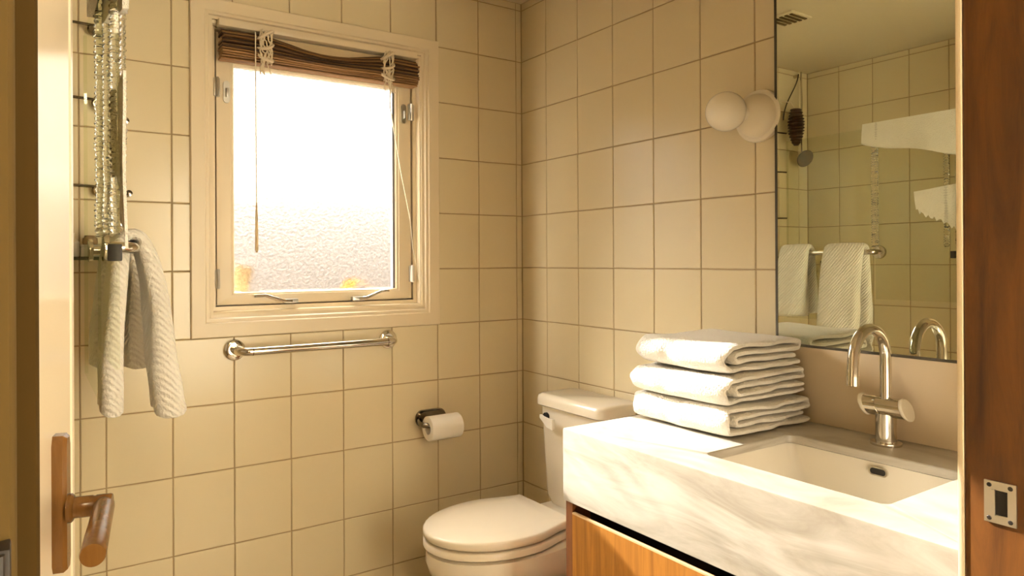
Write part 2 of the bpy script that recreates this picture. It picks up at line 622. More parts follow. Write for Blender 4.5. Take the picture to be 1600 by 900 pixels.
SIDES = ('left', 'right', 'top', 'bottom')
cas_prof = [(0.0, 0.05), (0.0, -0.05), (0.04, -0.07), (0.62, -0.07), (0.68, -0.045), (0.80, -0.045),
            (0.86, -0.015), (1.0, -0.01), (1.0, 0.05)]
for s in SIDES:
    frame_board(s, CAS, (-6.50, -2.50, -5.26, -0.24), cas_prof).build('casing_board', 'paint', win, smooth=25)
lin_prof = [(0, -0.01), (0, 0.58), (1, 0.58), (1, 0.13), (0.55, 0.13), (0.45, 0.01)]
for s in SIDES:
    frame_board(s, (-6.54, -2.46, -5.29, -0.26), (-6.43, -2.63, -5.14, -0.36), lin_prof).build('frame_liner', 'paint', win, smooth=25)
SASH = (-6.40, -2.66, -5.11, -0.40)
PANE = (-6.10, -3.00, -4.90, -0.94)
sash_prof = [(0, 0.16), (0, 0.40), (1, 0.40), (1, 0.20), (0.93, 0.17), (0.80, 0.165), (0.78, 0.155), (0.10, 0.155)]
for s in SIDES:
    frame_board(s, SASH, PANE, sash_prof).build('sash_rail' if s in ('top', 'bottom') else 'sash_stile', 'paint', win, smooth=25)
for s in SIDES:
    frame_board(s, (-6.50, -2.56, -5.20, -0.30), (-6.25, -2.85, -5.00, -0.60), [(0, 0.405), (0, 0.50), (1, 0.50), (1, 0.405)]).build('leak_stop', 'paint', win, smooth=25)  # unseen frame added to block sun leaking round the sash
pane = G().box(PANE[0] - 0.02, PANE[1] + 0.02, 0.275, 0.300, PANE[2] - 0.02, PANE[3] + 0.02).build('pane', 'obscure', win, smooth=0)
pane_mesh = pane.data          # rough pattern on the room side only, smooth outer face
pane_mesh.materials.append(M['clearpane'])
for p in pane_mesh.polygons:
    p.material_index = 0 if p.normal.y < -0.5 else 1

G().box(PANE[1] - 0.045, PANE[1] + 0.004, 0.20, 0.272, PANE[2], PANE[3] - 0.01).build('reveal_shade', 'reveal_shade', win, smooth=0)  # dark strip put in for the shaded right reveal of the glass
# hinges and stay brackets on the stiles
for hx, hz, hw in ((-6.40, -1.36, 0.05), (-6.40, -4.66, 0.04), (-2.665, -1.38, 0.06), (-2.665, -4.62, 0.05)):
    G().box(hx - hw, hx + hw, 0.10, 0.17, hz - 0.16, hz + 0.16, 0.01).tube(
        [(hx, 0.095, hz - 0.17), (hx, 0.095, hz + 0.17)], 0.028, 8).build('hinge', 'steel', win)
for hx in (-6.23, -2.82):
    g = G().prism(rrect(-0.055, 0.055, -0.19, 0.19, 0.05, 4), lambda a, b, d, hx=hx: (hx + a, 0.155 - d, -1.42 + b), 0.0, 0.025)
    g.box(hx - 0.02, hx + 0.02, 0.07, 0.135, -1.52, -1.36, 0.012)
    g.build('lock_plate', 'steel', win)
# casement stays on the bottom rail
for pts, bx in ((((-5.80, -4.97), (-5.60, -4.965), (-5.27, -5.07), (-5.12, -5.075)), -5.13),
                (((-3.20, -4.94), (-3.36, -4.95), (-3.66, -5.06), (-3.82, -5.075)), -3.84)):
    st = G().tube([(x, 0.06, z) for x, z in pts], 0.030, 8).build('casement_stay', 'chrome', win)
    G().box(bx - 0.12, bx + 0.12, 0.04, 0.16, -5.12, -5.04, 0.015).build('stay_bracket', 'steel', st)

# ------------------------------------------------------------------ bamboo blind
bl = thing('bamboo_blind', 'rolled up brown bamboo blind tied with twine at the top of the window', 'blind', (-4.55, -0.12, -1.02))
G().box(-6.42, -2.66, -0.16, 0.06, -0.37, -0.25, 0.015).build('headrail', 'paint', bl)
BX0, BX1 = -6.40, -2.66
TIES = (-5.66, -3.34)


def sag(x, k):
    """upper folds hang lower between the ties"""
    s = 0.0
    lo, hi = TIES
    if lo < x < hi:
        t = (x - lo) / (hi - lo)
        s = math.sin(math.pi * t) ** 1.2 * k
    elif x < lo:
        s = 0.12 * k * (lo - x)
    else:
        s = 0.12 * k * (x - hi)
    return s


# linen backing visible between headrail and folds
rings = []
for i in range(25):
    x = BX0 + 0.03 + (BX1 - BX0 - 0.06) * i / 24
    rings.append([(x, 0.02, -0.38), (x, -0.075, -0.42), (x, -0.10, -0.60 - sag(x, 0.1)), (x, 0.02, -0.62)])
G().loft(rings).build('linen_backing', 'cloth', bl, smooth=40)
NF = 14
G().box(BX0 + 0.04, BX1 - 0.06, -0.08, 0.02, -0.90, -0.62).build('gap_shade', 'blind_shadow', bl, smooth=0)  # near-black filler: shade between the folds put into colour
for k in range(NF):
    t = k / (NF - 1)
    zt = -0.44 - 0.47 * t
    kk = 0.17 * (1 - t) ** 1.3
    yf = -0.20 - 0.06 * math.sin(math.pi * (0.15 + 0.8 * t)) + rnd.uniform(-0.045, 0.045)
    th = 0.0115 + (0.005 if k % 3 else 0.0)
    rings = []
    e0, e1 = BX0 + rnd.uniform(0, 0.04), BX1 - rnd.uniform(0, 0.05)
    for i in range(22):
        x = e0 + (e1 - e0) * i / 21
        pinch = 0.03 * sum(math.exp(-((x - q) / 0.12) ** 2) for q in TIES)
        z = zt - sag(x, kk) + 0.006 * noise.noise((x * 3, k * 5.1, 0))
        y = yf + pinch + 0.008 * noise.noise((x * 2, k * 3.7, 4))
        rings.append([(x, 0.03, z + th), (x, y + 0.02, z + th * 0.9), (x, y, z), (x, y + 0.015, z - th), (x, 0.03, z - th)])
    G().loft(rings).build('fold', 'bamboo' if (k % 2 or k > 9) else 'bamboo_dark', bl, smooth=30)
for q in TIES:
    g = G()
    for s in range(9):
        ph = rnd.uniform(0, 6.28)
        pts = []
        for i in range(12):
            t = i / 11
            a = ph + t * rnd.uniform(2.5, 3.2)
            pts.append((q + 0.10 * math.sin(a) + rnd.uniform(-.012, .012), -0.255 - 0.035 * abs(math.cos(a)) - 0.01 * s / 9,
                        -0.37 - 0.58 * t + rnd.uniform(-0.015, 0.015)))
        g.tube(pts, 0.014, 5)
    for s in range(3):
        cz = (-0.44, -0.62, -0.82)[s]
        pts = [(q + 0.13 * math.cos(a), -0.22 - 0.09 * math.sin(a), cz + 0.08 * math.cos(a + s)) for a in
               [math.pi * i / 10 for i in range(11)]]
        g.tube(pts, 0.026, 6)
    for s in range(7):
        a = rnd.uniform(-0.12, 0.12)
        g.tube([(q + a * 0.4, -0.21, -0.91), (q + a, -0.22, -1.0), (q + a * 1.2 + 0.03, -0.20, -1.08 - rnd.uniform(0, .05))], 0.012, 5)
    g.build('tie_cord', 'twine', bl)
wc = G().tube([(-5.85, -0.29, -0.44), (-5.85, -0.295, -2.2), (-5.845, -0.29, -3.35)], 0.010, 6).build('pull_cord', 'cord', bl)
G().tube([(-5.845, -0.29, -3.35), (-5.845, -0.29, -3.6), (-5.845, -0.29, -4.16), (-5.845, -0.29, -4.21)],
         [0.012, 0.022, 0.030, 0.012], 8).build('cord_weight', 'cloth', wc)
rc = G().tube([(-3.32, -0.28, -0.46), (-3.31, -0.28, -1.05), (-3.28, -0.20, -1.4), (-3.02, -0.12, -2.6), (-2.80, -0.09, -3.55)], 0.011, 6)
rc.tube([(-2.80, -0.09, -3.55), (-2.74, -0.07, -4.1), (-2.63, -0.06, -4.55), (-2.60, -0.06, -4.75)], 0.008, 5)
rc.build('lift_cord', 'cord', bl)

# ------------------------------------------------------------------ outside the window
struct(G().box(-30, 45, T, 72, FZ - 0.5, FZ - 0.05).build('ground', 'ground', smooth=0), 'pale ground outside the window')
bank = [(24.0, FZ)]  # bank added and curved so the brightness fades down the pane
for i in range(25):
    a = math.pi / 2 * i / 24
    bank.append((24.0 + 36 * (1 - math.cos(a)), -6.5 + 10.5 * math.sin(a)))
bank += [(70.0, 4.0), (70.0, FZ)]
struct(G().prism(bank, lambda a, b, d: (d, a, b), -20, 40).build('ground_added_bank', 'added_bank', smooth=60), 'pale rounded bank added outside to grade the brightness of the pane')
sill = struct(G().box(-6.75, -2.25, T + 0.01, T + 0.55, -5.42, -5.28, 0.02).build('trim_1', 'ground', smooth=30), 'outer window sill')
g = G()
g.loft([[(-6.12, y_, -5.27), (-5.86, y_, -5.27), (-5.66, y_, -4.45), (-6.02, y_, -4.40)] for y_ in (T + 0.10, T + 0.20)])
tag(g.build('board', 'board'), 'weathered brown board outside the lower left corner of the window', 'board')
lf = thing('dry_leaf', 'small dry brown leaf lying outside at the foot of the window pane', 'leaf', (-3.75, T + 0.15, -5.27))
pts = []
rings = []
for i in range(9):
    t = i / 8
    wd = 0.16 * math.sin(math.pi * min(1, t * 1.05 + 0.02)) ** 0.8 + 0.006
    cx, cz = -3.98 + 0.42 * t, -5.00 + 0.50 * t - 0.25 * t * t
    rings.append([(cx - wd * 0.5, T + 0.10 + 0.03 * t, cz + wd * 0.6), (cx, T + 0.14, cz - 0.01), (cx + wd * 0.5, T + 0.18 + 0.02 * t, cz - wd * 0.6),
                  (cx, T + 0.155, cz - 0.02)])
G().loft(rings).build('blade', 'leaf', lf)
G().tube([(-3.56, T + 0.15, -4.75), (-3.45, T + 0.16, -4.78), (-3.34, T + 0.17, -4.95), (-3.28, T + 0.17, -5.275)], 0.012, 6).build('stalk', 'leaf', lf)


# ------------------------------------------------------------------ grab bar below the window
def wall_bar(name, label, cat, xa, xb, z):
    t = thing(name, label, cat, ((xa + xb) / 2, 0, z))
    pts = []
    e = 0.17
    d = 0.42
    for i in range(9):
        a = math.pi / 2 * i / 8
        pts.append((xa + 0.0 + e * (1 - math.cos(a)), -d + e - e * math.sin(a) + 0, z))
    pts = [(xa, -0.02, z)] + pts
    pts2 = [(xb - (p[0] - xa), p[1], z) for p in reversed(pts)]
    G().tube(pts + pts2, 0.072, 16).build('bar', 'chrome', t)
    for xx in (xa, xb):
        G().lathe([(0.0, 0.0), (0.175, 0.0), (0.18, 0.02), (0.175, 0.055), (0.15, 0.07), (0.10, 0.075), (0.0, 0.075)],
                  (xx, 0, z), (0, -1, 0)).build('flange', 'chrome', t)
    for xx in (xa + 0.2, xb - 0.2):
        G().lathe([(0.0, 0), (0.0735, 0), (0.0735, 0.012), (0, 0.012)], (xx, -d, z), (1, 0, 0), 16).build('joint_ring', 'dark_chrome', t)
    return t


wall_bar('grab_bar', 'long chrome grab bar on the tiles below the window', 'grab bar', -6.16, -3.27, -5.88)

# ------------------------------------------------------------------ toilet paper holder and roll
ph = thing('toilet_paper_holder', 'dark chrome toilet paper holder on the tiled wall left of the toilet', 'holder', (-2.35, 0, -7.52))
G().prism(rrect(-0.34, 0.34, -0.17, 0.17, 0.16, 8), lambda a, b, d: (-2.33 + a, -d, -7.52 + b), 0.0, 0.05).build('backplate', 'dark_chrome', ph)
G().prism(rrect(-0.31, 0.31, -0.145, 0.145, 0.14, 8), lambda a, b, d: (-2.33 + a, -d, -7.52 + b), 0.05, 0.12).build('bracket', 'dark_chrome', ph)
G().tube([(-2.62, -0.10, -7.53), (-2.69, -0.26, -7.56), (-2.68, -0.39, -7.57), (-2.58, -0.44, -7.568), (-2.45, -0.45, -7.567), (-2.0, -0.45, -7.567)], 0.05, 12).build('arm', 'dark_chrome', ph)
pr_ = G()
n = 36
RC, HO, RO = (-0.45, -7.63), 0.115, 0.240


def roll_ring(x, r):
    return [(x, RC[0] + r * math.cos(2 * math.pi * k / n), RC[1] + r * math.sin(2 * math.pi * k / n)) for k in range(n)]


pr_.loft([roll_ring(-2.63, HO), roll_ring(-2.63, RO - 0.01), roll_ring(-2.62, RO), roll_ring(-1.95, RO), roll_ring(-1.94, RO - 0.01),
          roll_ring(-1.94, HO)], caps=False, cyclic=True)
tag(pr_.build('toilet_paper_roll', 'paper'), 'white toilet paper roll on the dark chrome holder', 'toilet paper')

# ------------------------------------------------------------------ toilet
TY = -2.65
to = thing('toilet', 'cream close-coupled toilet with closed lid beside the vanity', 'toilet', (-2.2, TY, FZ))


def seat_outline(scale=1.0, tip=-3.82, back=-1.46, w=0.97, wb=0.76, xw=-2.45, n=20, yc=TY):
    pts = []
    for i in range(n + 1):
        a = -math.pi / 2 + math.pi * i / n
        pts.append((xw - (xw - tip) * math.cos(a) ** 0.92 if math.cos(a) > 1e-6 else xw, w * math.sin(a)))
    side = []
    for i in range(1, 9):
        t = i / 8
        s = t * t * (3 - 2 * t)
        side.append((xw + (back - xw) * t, w + (wb - w) * s))
    out = pts + side + [(back, -wb + 0.0)][:0]
    other = [(x, -y) for x, y in reversed(side)]
    poly = out + other
    cx = (tip + back) / 2
    return [(cx + (x - cx) * scale, yc + y * scale) for x, y in poly]


def slab(zb, zt, s, edge=0.03, dome=0.0, **kw):
    rings = [lift(seat_outline(s - 0.02, **kw), zb), lift(seat_outline(s, **kw), zb + edge * 0.7),
             lift(seat_outline(s, **kw), zt - edge), lift(seat_outline(s - 0.012, **kw), zt - edge * 0.3),
             lift(seat_outline(s - 0.035, **kw), zt), lift(seat_outline(s * 0.7, **kw), zt + dome),
             lift(seat_outline(s * 0.3, **kw), zt + dome * 1.3)]
    return G().loft(rings)


slab(-8.835, -8.70, 1.0, 0.035, 0.018).build('lid', 'seat', to, smooth=50)
slab(-8.995, -8.873, 1.0, 0.022).build('seat', 'seat', to, smooth=50)
for sy in (-0.36, 0.36):
    G().tube([(-1.36, TY + sy - 0.10, -8.93), (-1.36, TY + sy + 0.10, -8.93)], 0.075, 14).build('hinge', 'seat', to)


def bowl_ring(tip, back, w, wb, z):
    return lift(seat_outline(1.0, tip=tip, back=back, w=w, wb=wb, xw=tip + (back - tip) * 0.5), z)


G().loft([bowl_ring(-3.68, -0.75, 0.88, 0.72, -9.04), bowl_ring(-3.78, -0.70, 0.95, 0.78, -9.065), bowl_ring(-3.79, -0.70, 0.96, 0.78, -9.22),
          bowl_ring(-3.73, -0.68, 0.92, 0.74, -9.40), bowl_ring(-3.50, -0.64, 0.82, 0.66, -9.66), bowl_ring(-3.22, -0.60, 0.68, 0.55, -9.92),
          bowl_ring(-2.95, -0.58, 0.52, 0.46, -10.25), bowl_ring(-2.75, -0.56, 0.44, 0.42, -10.65), bowl_ring(-2.78, -0.54, 0.46, 0.44, -11.05),
          bowl_ring(-2.86, -0.52, 0.50, 0.48, -11.22), bowl_ring(-2.86, -0.52, 0.50, 0.48, FZ)]).build('bowl', 'porcelain', to, smooth=60)
G().loft([lift(rrect(-1.30, -0.06, TY - 0.74, TY + 0.74, 0.12), z) for z in (-9.35, -9.0, -8.97)]).build('tank_shelf', 'porcelain', to)
G().loft([lift(rrect(-0.80, -0.10, TY - 0.74, TY + 0.74, 0.14), -8.97), lift(rrect(-0.86, -0.10, TY - 0.80, TY + 0.80, 0.14), -8.8),
          lift(rrect(-0.94, -0.10, TY - 0.86, TY + 0.86, 0.14), -7.12)]).build('tank', 'porcelain', to, smooth=50)
G().loft([lift(rrect(-0.97, -0.06, TY - 0.89, TY + 0.89, 0.16), -7.12), lift(rrect(-1.01, -0.06, TY - 0.93, TY + 0.93, 0.17), -7.09),
          lift(rrect(-1.01, -0.06, TY - 0.93, TY + 0.93, 0.17), -6.98), lift(rrect(-0.99, -0.06, TY - 0.91, TY + 0.91, 0.16), -6.92),
          lift(rrect(-0.94, -0.07, TY - 0.86, TY + 0.86, 0.14), -6.89)]).build('tank_lid', 'porcelain', to, smooth=50)
fl = G().lathe([(0, 0), (0.07, 0), (0.07, 0.05), (0.0, 0.05)], (-0.93, TY + 0.62, -7.30), (-1, 0, 0), 16).build('flush_lever', 'black', to)
G().loft([[(-1.0, TY + 0.70, -7.27), (-1.0, TY + 0.70, -7.33), (-1.05, TY + 0.70, -7.33), (-1.05, TY + 0.70, -7.27)],
          [(-1.01, TY + 0.60, -7.29), (-1.01, TY + 0.60, -7.37), (-1.07, TY + 0.60, -7.37), (-1.07, TY + 0.60, -7.29)],
          [(-1.03, TY + 0.44, -7.30), (-1.03, TY + 0.44, -7.46), (-1.09, TY + 0.44, -7.46), (-1.09, TY + 0.44, -7.30)],
          [(-1.03, TY + 0.28, -7.29), (-1.03, TY + 0.28, -7.48), (-1.09, TY + 0.28, -7.48), (-1.09, TY + 0.28, -7.29)]]).build('lever_arm', 'soap_white', fl)

# ------------------------------------------------------------------ vanity: cabinet, counter, basin
CT = -6.62          # counter top
CB = -7.58          # apron bottom
VY0, VY1 = -5.10, -10.0
cab = thing('vanity_cabinet', 'teak vanity cabinet under the marble counter', 'cabinet', (-1.6, -7.5, FZ))
G().box(-3.06, -0.06, VY0 - 0.02, VY0 - 0.15, FZ + 0.5, CB - 0.0).build('side_panel', 'teak_dark', cab, smooth=0)
G().box(-2.93, -0.06, VY1 + 0.03, VY1 + 0.15, FZ + 0.5, CB).build('side_panel', 'teak_dark', cab, smooth=0)
G().box(-2.80, -0.06, VY0 - 0.15, VY1 + 0.15, FZ + 0.5, FZ + 0.62).build('bottom_panel', 'teak_dark', cab, smooth=0)
G().box(-2.74, -2.70, VY0 - 0.15, VY1 + 0.15, -8.1, CB).build('recess_shade', 'black', cab, smooth=0)  # black sheet standing for the shade behind the drawer fronts
G().box(-2.60, -0.2, VY0 - 0.3, VY1 + 0.3, FZ, FZ + 0.5).build('plinth', 'teak_dark', cab, smooth=0)
G().box(-2.80, -2.74, VY0 - 0.15, VY1 + 0.15, CB - 0.10, CB).build('front_rail', 'teak_dark', cab, smooth=0)
mid = -7.62
for ya, yb in ((VY0 - 0.16, mid + 0.01), (mid - 0.01, VY1 + 0.04)):
    d = G().box(-3.075, -3.03, ya, yb, FZ + 0.52, -7.735, 0.004, 1).build('drawer_front', 'teak', cab, smooth=0)
    G().box(-3.077, -3.028, ya - 0.004, yb + 0.004, -7.737, -7.715).build('lit_edge', 'teak_edge_lit', d, smooth=0)  # paler top edge: sunlit highlight put into the colour

SK = (-2.55, -0.90, -9.03, -7.00)          # sink opening x0 x1 y0 y1
k = 6
ctr = G()


def orect(ins, z):
    return lift(rrect(-3.10 + ins, -0.03, VY1, VY0 - ins, 0.02, k), z)


def irect(ins, z, r=0.09):
    return lift(rrect(SK[0] + ins, SK[1] - ins, SK[2] + ins, SK[3] - ins, r, k), z)


ctr.loft([irect(-0.02, CT - 0.11), irect(0.0, CT - 0.10), irect(0.0, CT - 0.012), irect(-0.012, CT), orect(0.025, CT), orect(0.006, CT - 0.008), orect(0.0, CT - 0.03),
          orect(0.0, CB), orect(0.16, CB), orect(0.16, CT - 0.11)], caps=False, cyclic=True)
tag(ctr.build('countertop', 'marble', smooth=40), 'white marble countertop with a deep veined front apron', 'countertop')

bs = thing('basin', 'white rectangular undermount basin sunk into the marble counter', 'basin', (-1.7, -8.0, CT - 0.95))


def bring(ix0, ix1, iy0, iy1, z, r):
    return lift(rrect(SK[0] + ix0, SK[1] - ix1, SK[2] + iy0, SK[3] - iy1, r, k), z)


G().loft([bring(-0.10, -0.06, -0.10, -0.10, CT - 0.115, 0.12), bring(-0.03, -0.025, -0.03, -0.03, CT - 0.115, 0.10), bring(0.0, -0.01, 0.0, 0.0, CT - 0.22, 0.12),
          bring(0.05, 0.03, 0.05, 0.12, CT - 0.55, 0.20), bring(0.16, 0.12, 0.16, 0.34, CT - 0.78, 0.30),
          bring(0.38, 0.36, 0.42, 0.62, CT - 0.86, 0.28), bring(0.72, 0.72, 0.85, 0.95, CT - 0.88, 0.05)], caps=False)
g = G()
g.loft([bring(-0.10, -0.06, -0.10, -0.10, CT - 0.115, 0.12), bring(-0.03, -0.025, -0.03, -0.03, CT - 0.115, 0.10), bring(0.0, -0.01, 0.0, 0.0, CT - 0.22, 0.12),
        bring(0.05, 0.03, 0.05, 0.12, CT - 0.55, 0.20), bring(0.16, 0.12, 0.16, 0.34, CT - 0.78, 0.30),
        bring(0.38, 0.36, 0.42, 0.62, CT - 0.86, 0.28), bring(0.72, 0.72, 0.85, 0.95, CT - 0.88, 0.05),
        bring(0.70, 0.70, 0.83, 0.93, CT - 0.94, 0.05), bring(0.2, 0.2, 0.2, 0.4, CT - 0.90, 0.30),
        bring(-0.04, -0.04, -0.04, 0.0, CT - 0.6, 0.2), bring(-0.10, -0.06, -0.10, -0.10, CT - 0.24, 0.12)], caps=False, cyclic=True)
g.build('bowl', 'basin', bs, smooth=60)
G().lathe([(0, 0), (0.13, 0), (0.13, 0.03), (0.10, 0.045), (0, 0.045)], (-1.72, -8.07, CT - 0.93), (0, 0, 1), 24).build('drain', 'chrome', bs)
ov = G().prism(rrect(-0.105, 0.105, -0.05, 0.05, 0.045, 5), lambda a, b, d: (-0.905 - d, -8.12 + a, CT - 0.20 + b), 0.0, 0.03).build('overflow', 'chrome', bs)
G().prism(rrect(-0.085, 0.085, -0.034, 0.034, 0.03, 5), lambda a, b, d: (-0.905 - d, -8.12 + a, CT - 0.20 + b), 0.03, 0.034).build('slot', 'black', ov)

tag(G().box(-0.06, 0.0, VY1, MIRROR_Y0, CT, MIRROR_Z0 - 0.01, 0.006).build('backsplash', 'backsplash'),
    'plain beige stone backsplash between counter and mirror', 'backsplash')

# ------------------------------------------------------------------ mirror
mi = thing('mirror', 'large frameless mirror above the vanity', 'mirror', (-0.03, -8.1, MIRROR_Z0))
G().box(-0.060, 0.0, VY1, MIRROR_Y0 + 0.0, MIRROR_Z0, 0.9).build('silvered_glass', 'mirror', mi, smooth=0)
G().box(-0.066, 0.0, MIRROR_Y0 + 0.0, MIRROR_Y0 + 0.035, MIRROR_Z0 - 0.03, 0.9).build('edge', 'mirror_edge', mi, smooth=0)
G().box(-0.066, 0.0, VY1, MIRROR_Y0 + 0.035, MIRROR_Z0 - 0.035, MIRROR_Z0).build('edge', 'mirror_edge', mi, smooth=0)

# ------------------------------------------------------------------ faucet
fa = thing('faucet', 'chrome basin faucet with a tall swan-neck spout', 'faucet', (-0.41, -7.95, CT))
FX, FY = -0.41, -7.95
G().lathe([(0, 0), (0.170, 0), (0.175, 0.012), (0.170, 0.035), (0.135, 0.04), (0, 0.045)], (FX, FY, CT), (0, 0, 1)).build('base_flange', 'chrome', fa)
G().lathe([(0, 0.04), (0.116, 0.04), (0.114, 0.20), (0.118, 0.38), (0.0, 0.38)], (FX, FY, CT), (0, 0, 1)).build('body', 'chrome', fa)
pts = [(FX, FY, CT + 0.40), (FX, FY, CT + 0.7), (FX, FY, CT + 1.04)]
r = 0.358
for i in range(1, 21):
    a = math.pi * i / 20
    pts.append((FX - r + r * math.cos(a), FY, CT + 1.06 + r * math.sin(a)))
pts += [(FX - 2 * r - 0.005, FY, CT + 0.92), (FX - 2 * r - 0.01, FY, CT + 0.79)]
sp = G().tube(pts, 0.064, 20).build('spout', 'chrome', fa)
G().lathe([(0.066, 0), (0.068, 0.0), (0.068, 0.11), (0.055, 0.115), (0.0, 0.10)], (FX - 2 * r - 0.008, FY, CT + 0.895), (0, 0, -1), 20).build('aerator', 'chrome', sp)
BZ = CT + 0.455


def barrel_ring(y, rr, nn=28, dx=0.0):
    return [(FX + rr * math.cos(2 * math.pi * q / nn), y + 0.36 * rr * math.sin(2 * math.pi * q / nn), BZ + rr * math.sin(2 * math.pi * q / nn))
            for q in range(nn)]


G().loft([barrel_ring(-7.73, 0.105), barrel_ring(-7.732, 0.118), barrel_ring(-7.875, 0.118), barrel_ring(-7.88, 0.112), barrel_ring(-7.89, 0.112),
          barrel_ring(-7.895, 0.118), barrel_ring(-8.155, 0.118), barrel_ring(-8.16, 0.105)]).build('valve_barrel', 'chrome', fa, smooth=45)
for ys, sg in ((-7.73, 1), (-8.16, -1)):
    G().loft([barrel_ring(ys, 0.118), barrel_ring(ys + sg * 0.025, 0.130), barrel_ring(ys + sg * 0.045, 0.124)]).build('lever_cap', 'lever_cap', fa, smooth=45)


# ------------------------------------------------------------------ folded towels
def folded_towel(name, label, xa, xb, ya, yb, zb, h, seed, group, crease=True):
    """one ribbon folded into nested layers; profile lies in the x-z plane, fold at xa; runs along y"""
    t = h / 4.3
    z = [zb + t * 0.55, zb + h - t * 0.55]
    path = []

    def line(x0_, x1_, z_, nn):
        for i in range(nn + 1):
            path.append((x0_ + (x1_ - x0_) * i / nn, z_))

    def arc(cx, cz, rr, a0, a1, nn, sx=1.0):
        for i in range(1, nn):
            a = math.radians(a0 + (a1 - a0) * i / nn)
            path.append((cx + sx * rr * math.cos(a), cz + rr * math.sin(a)))
    ro = (z[1] - z[0]) / 2
    zc = (z[0] + z[1]) / 2
    ri = ro - t * 1.08
    rt = (ro - ri) / 2
    L, Rr = xa + h * 0.5, xb - t * 0.9
    path.append((Rr + 0.06, z[0]))
    path.append((Rr + 0.045, z[0]))
    line(Rr + 0.03, L, z[0], 22)
    arc(L, zc, ro, 270, 90, 12, 0.92)
    line(L, Rr - 0.02, z[1], 22)
    arc(Rr - 0.02, z[1] - rt, rt, 90, -90, 7)
    line(Rr - 0.02, L + 0.12, z[1] - 2 * rt, 20)
    arc(L + 0.12, zc, ri, 90, 270, 7)
    line(L + 0.12, Rr - 0.10, z[0] + 2 * rt, 20)
    path.append((Rr - 0.085, z[0] + 2 * rt))
    path.append((Rr - 0.07, z[0] + 2 * rt))
    m = len(path)
    ny = 16
    rows = []
    for j in range(ny + 1):
        v = j / ny
        y = ya + (yb - ya) * v
        rim = min(1.0, min(v, 1 - v) * 7 + 0.35)
        outl, outr = [], []
        for i, (px, pz) in enumerate(path):
            a = path[max(i - 1, 0)]
            b = path[min(i + 1, m - 1)]
            tx, tz = b[0] - a[0], b[1] - a[1]
            l = math.hypot(tx, tz) or 1
            nx, nz = -tz / l, tx / l
            tt = t * 0.5 * (0.94 + 0.22 * noise.noise((px * 3 + seed, y * 2.2, pz * 6 + seed))) * rim ** 0.35
            wob = 0.034 * noise.noise((px * 1.6 + seed * 3, y * 1.3, seed)) + 0.010 * noise.noise((px * 6, y * 5, seed * 2.0))
            wz = wob * (0.3 + 0.7 * (pz - zb) / h)
            # soft crease lines on the folded end
            cr = 0.0
            if crease and px < L:
                cr = 0.06 * math.exp(-((v - 0.40) / 0.04) ** 2) * (1 - (px - xa) / (L - xa + 1e-6))
            # layers end unevenly along y
            yy = y + 0.06 * noise.noise((px * 2.5 + seed, pz * 9, 3 * seed)) * (1 if 0 < j < ny else 1.4)
            wx = 0.03 * noise.noise((y * 1.7, pz * 4, seed * 1.7)) * (1 if px < L + .2 or px > Rr - .2 else 0.4)
            outl.append((px + nx * tt + cr + wx, yy, pz + nz * tt + wz))
            outr.append((px - nx * tt + cr + wx, yy, pz - nz * tt + wz))
        rows.append(outl + list(reversed(outr)))
    g_ = G()
    g_.loft(rows, True, False)
    # close the visible ends with quads
    bm = g_.bm
    bm.verts.ensure_lookup_table()
    nring = 2 * m
    for base in (0, ny * nring):
        vs = [bm.verts[base + i] for i in range(nring)]
        for i in range(m - 1):
            try:
                bm.faces.new((vs[i], vs[i + 1], vs[nring - 2 - i], vs[nring - 1 - i]))
            except ValueError:
                pass
    o = g_.build(name, 'towel', smooth=80)
    sub = o.modifiers.new('soft', 'SUBSURF')
    sub.levels = 1
    sub.render_levels = 1
    return tag(o, label, 'towel', group)


GRP = 'folded towels stacked on the counter'
folded_towel('folded_towel', 'folded white towel at the bottom of the stack on the counter', -1.93, -0.10, -5.18, -6.80, CT + 0.012, 0.375, 1.3, GRP)
folded_towel('folded_towel', 'folded white towel in the middle of the stack on the counter', -1.94, -0.12, -5.16, -6.78, CT + 0.402, 0.37, 2.7, GRP)
folded_towel('folded_towel', 'folded white towel on top of the stack on the counter', -1.86, -0.14, -5.20, -6.72, CT + 0.79, 0.40, 4.1, GRP)

# ------------------------------------------------------------------ wall lamp
wl = thing('wall_lamp', 'round cream wall lamp with a bare globe bulb beside the mirror', 'lamp', (0, -6.0, -2.25))
G().lathe([(0, 0), (0.385, 0), (0.39, 0.03), (0.38, 0.06), (0.35, 0.075), (0.325, 0.08), (0.32, 0.12), (0.29, 0.19), (0.22, 0.24), (0.10, 0.27), (0.0, 0.275)],
          (0, -5.95, -2.25), (-1, 0, 0), 48).build('base', 'lamp', wl, smooth=40)
BC = Vector((-0.44, -5.69, -2.18))
bx_ = (BC - Vector((-0.12, -5.93, -2.24))).normalized()
G().tube([Vector((-0.10, -5.94, -2.24)), BC - bx_ * 0.24], [0.15, 0.12], 24).build('socket', 'lamp', wl)
prof = [(0.09, -0.29)]
for i in range(3, 25):
    a = math.pi * i / 24
    prof.append((0.292 * math.sin(a), -0.292 * math.cos(a)))
G().lathe(prof, BC, bx_, 40).build('bulb', 'bulb', wl, smooth=60)

# ------------------------------------------------------------------ shower screen
ss = thing('shower_screen', 'clear glass shower screen seen nearly edge-on with ribbed seals', 'shower screen', (-8.44, -2.6, -6.4))
GX = -8.43
G().box(GX - 0.02, GX + 0.02, -3.24, -0.95, -5.95, -1.14).build('glass_panel', 'screen', ss, smooth=0)
G().box(GX - 0.02, GX + 0.02, -5.25, -3.32, -5.35, -1.14).build('glass_panel', 'screen', ss, smooth=0)
G().box(GX - 0.024, GX + 0.024, -0.97, -0.93, -5.95, -1.13).build('edge_strip', 'screen', ss, smooth=0)


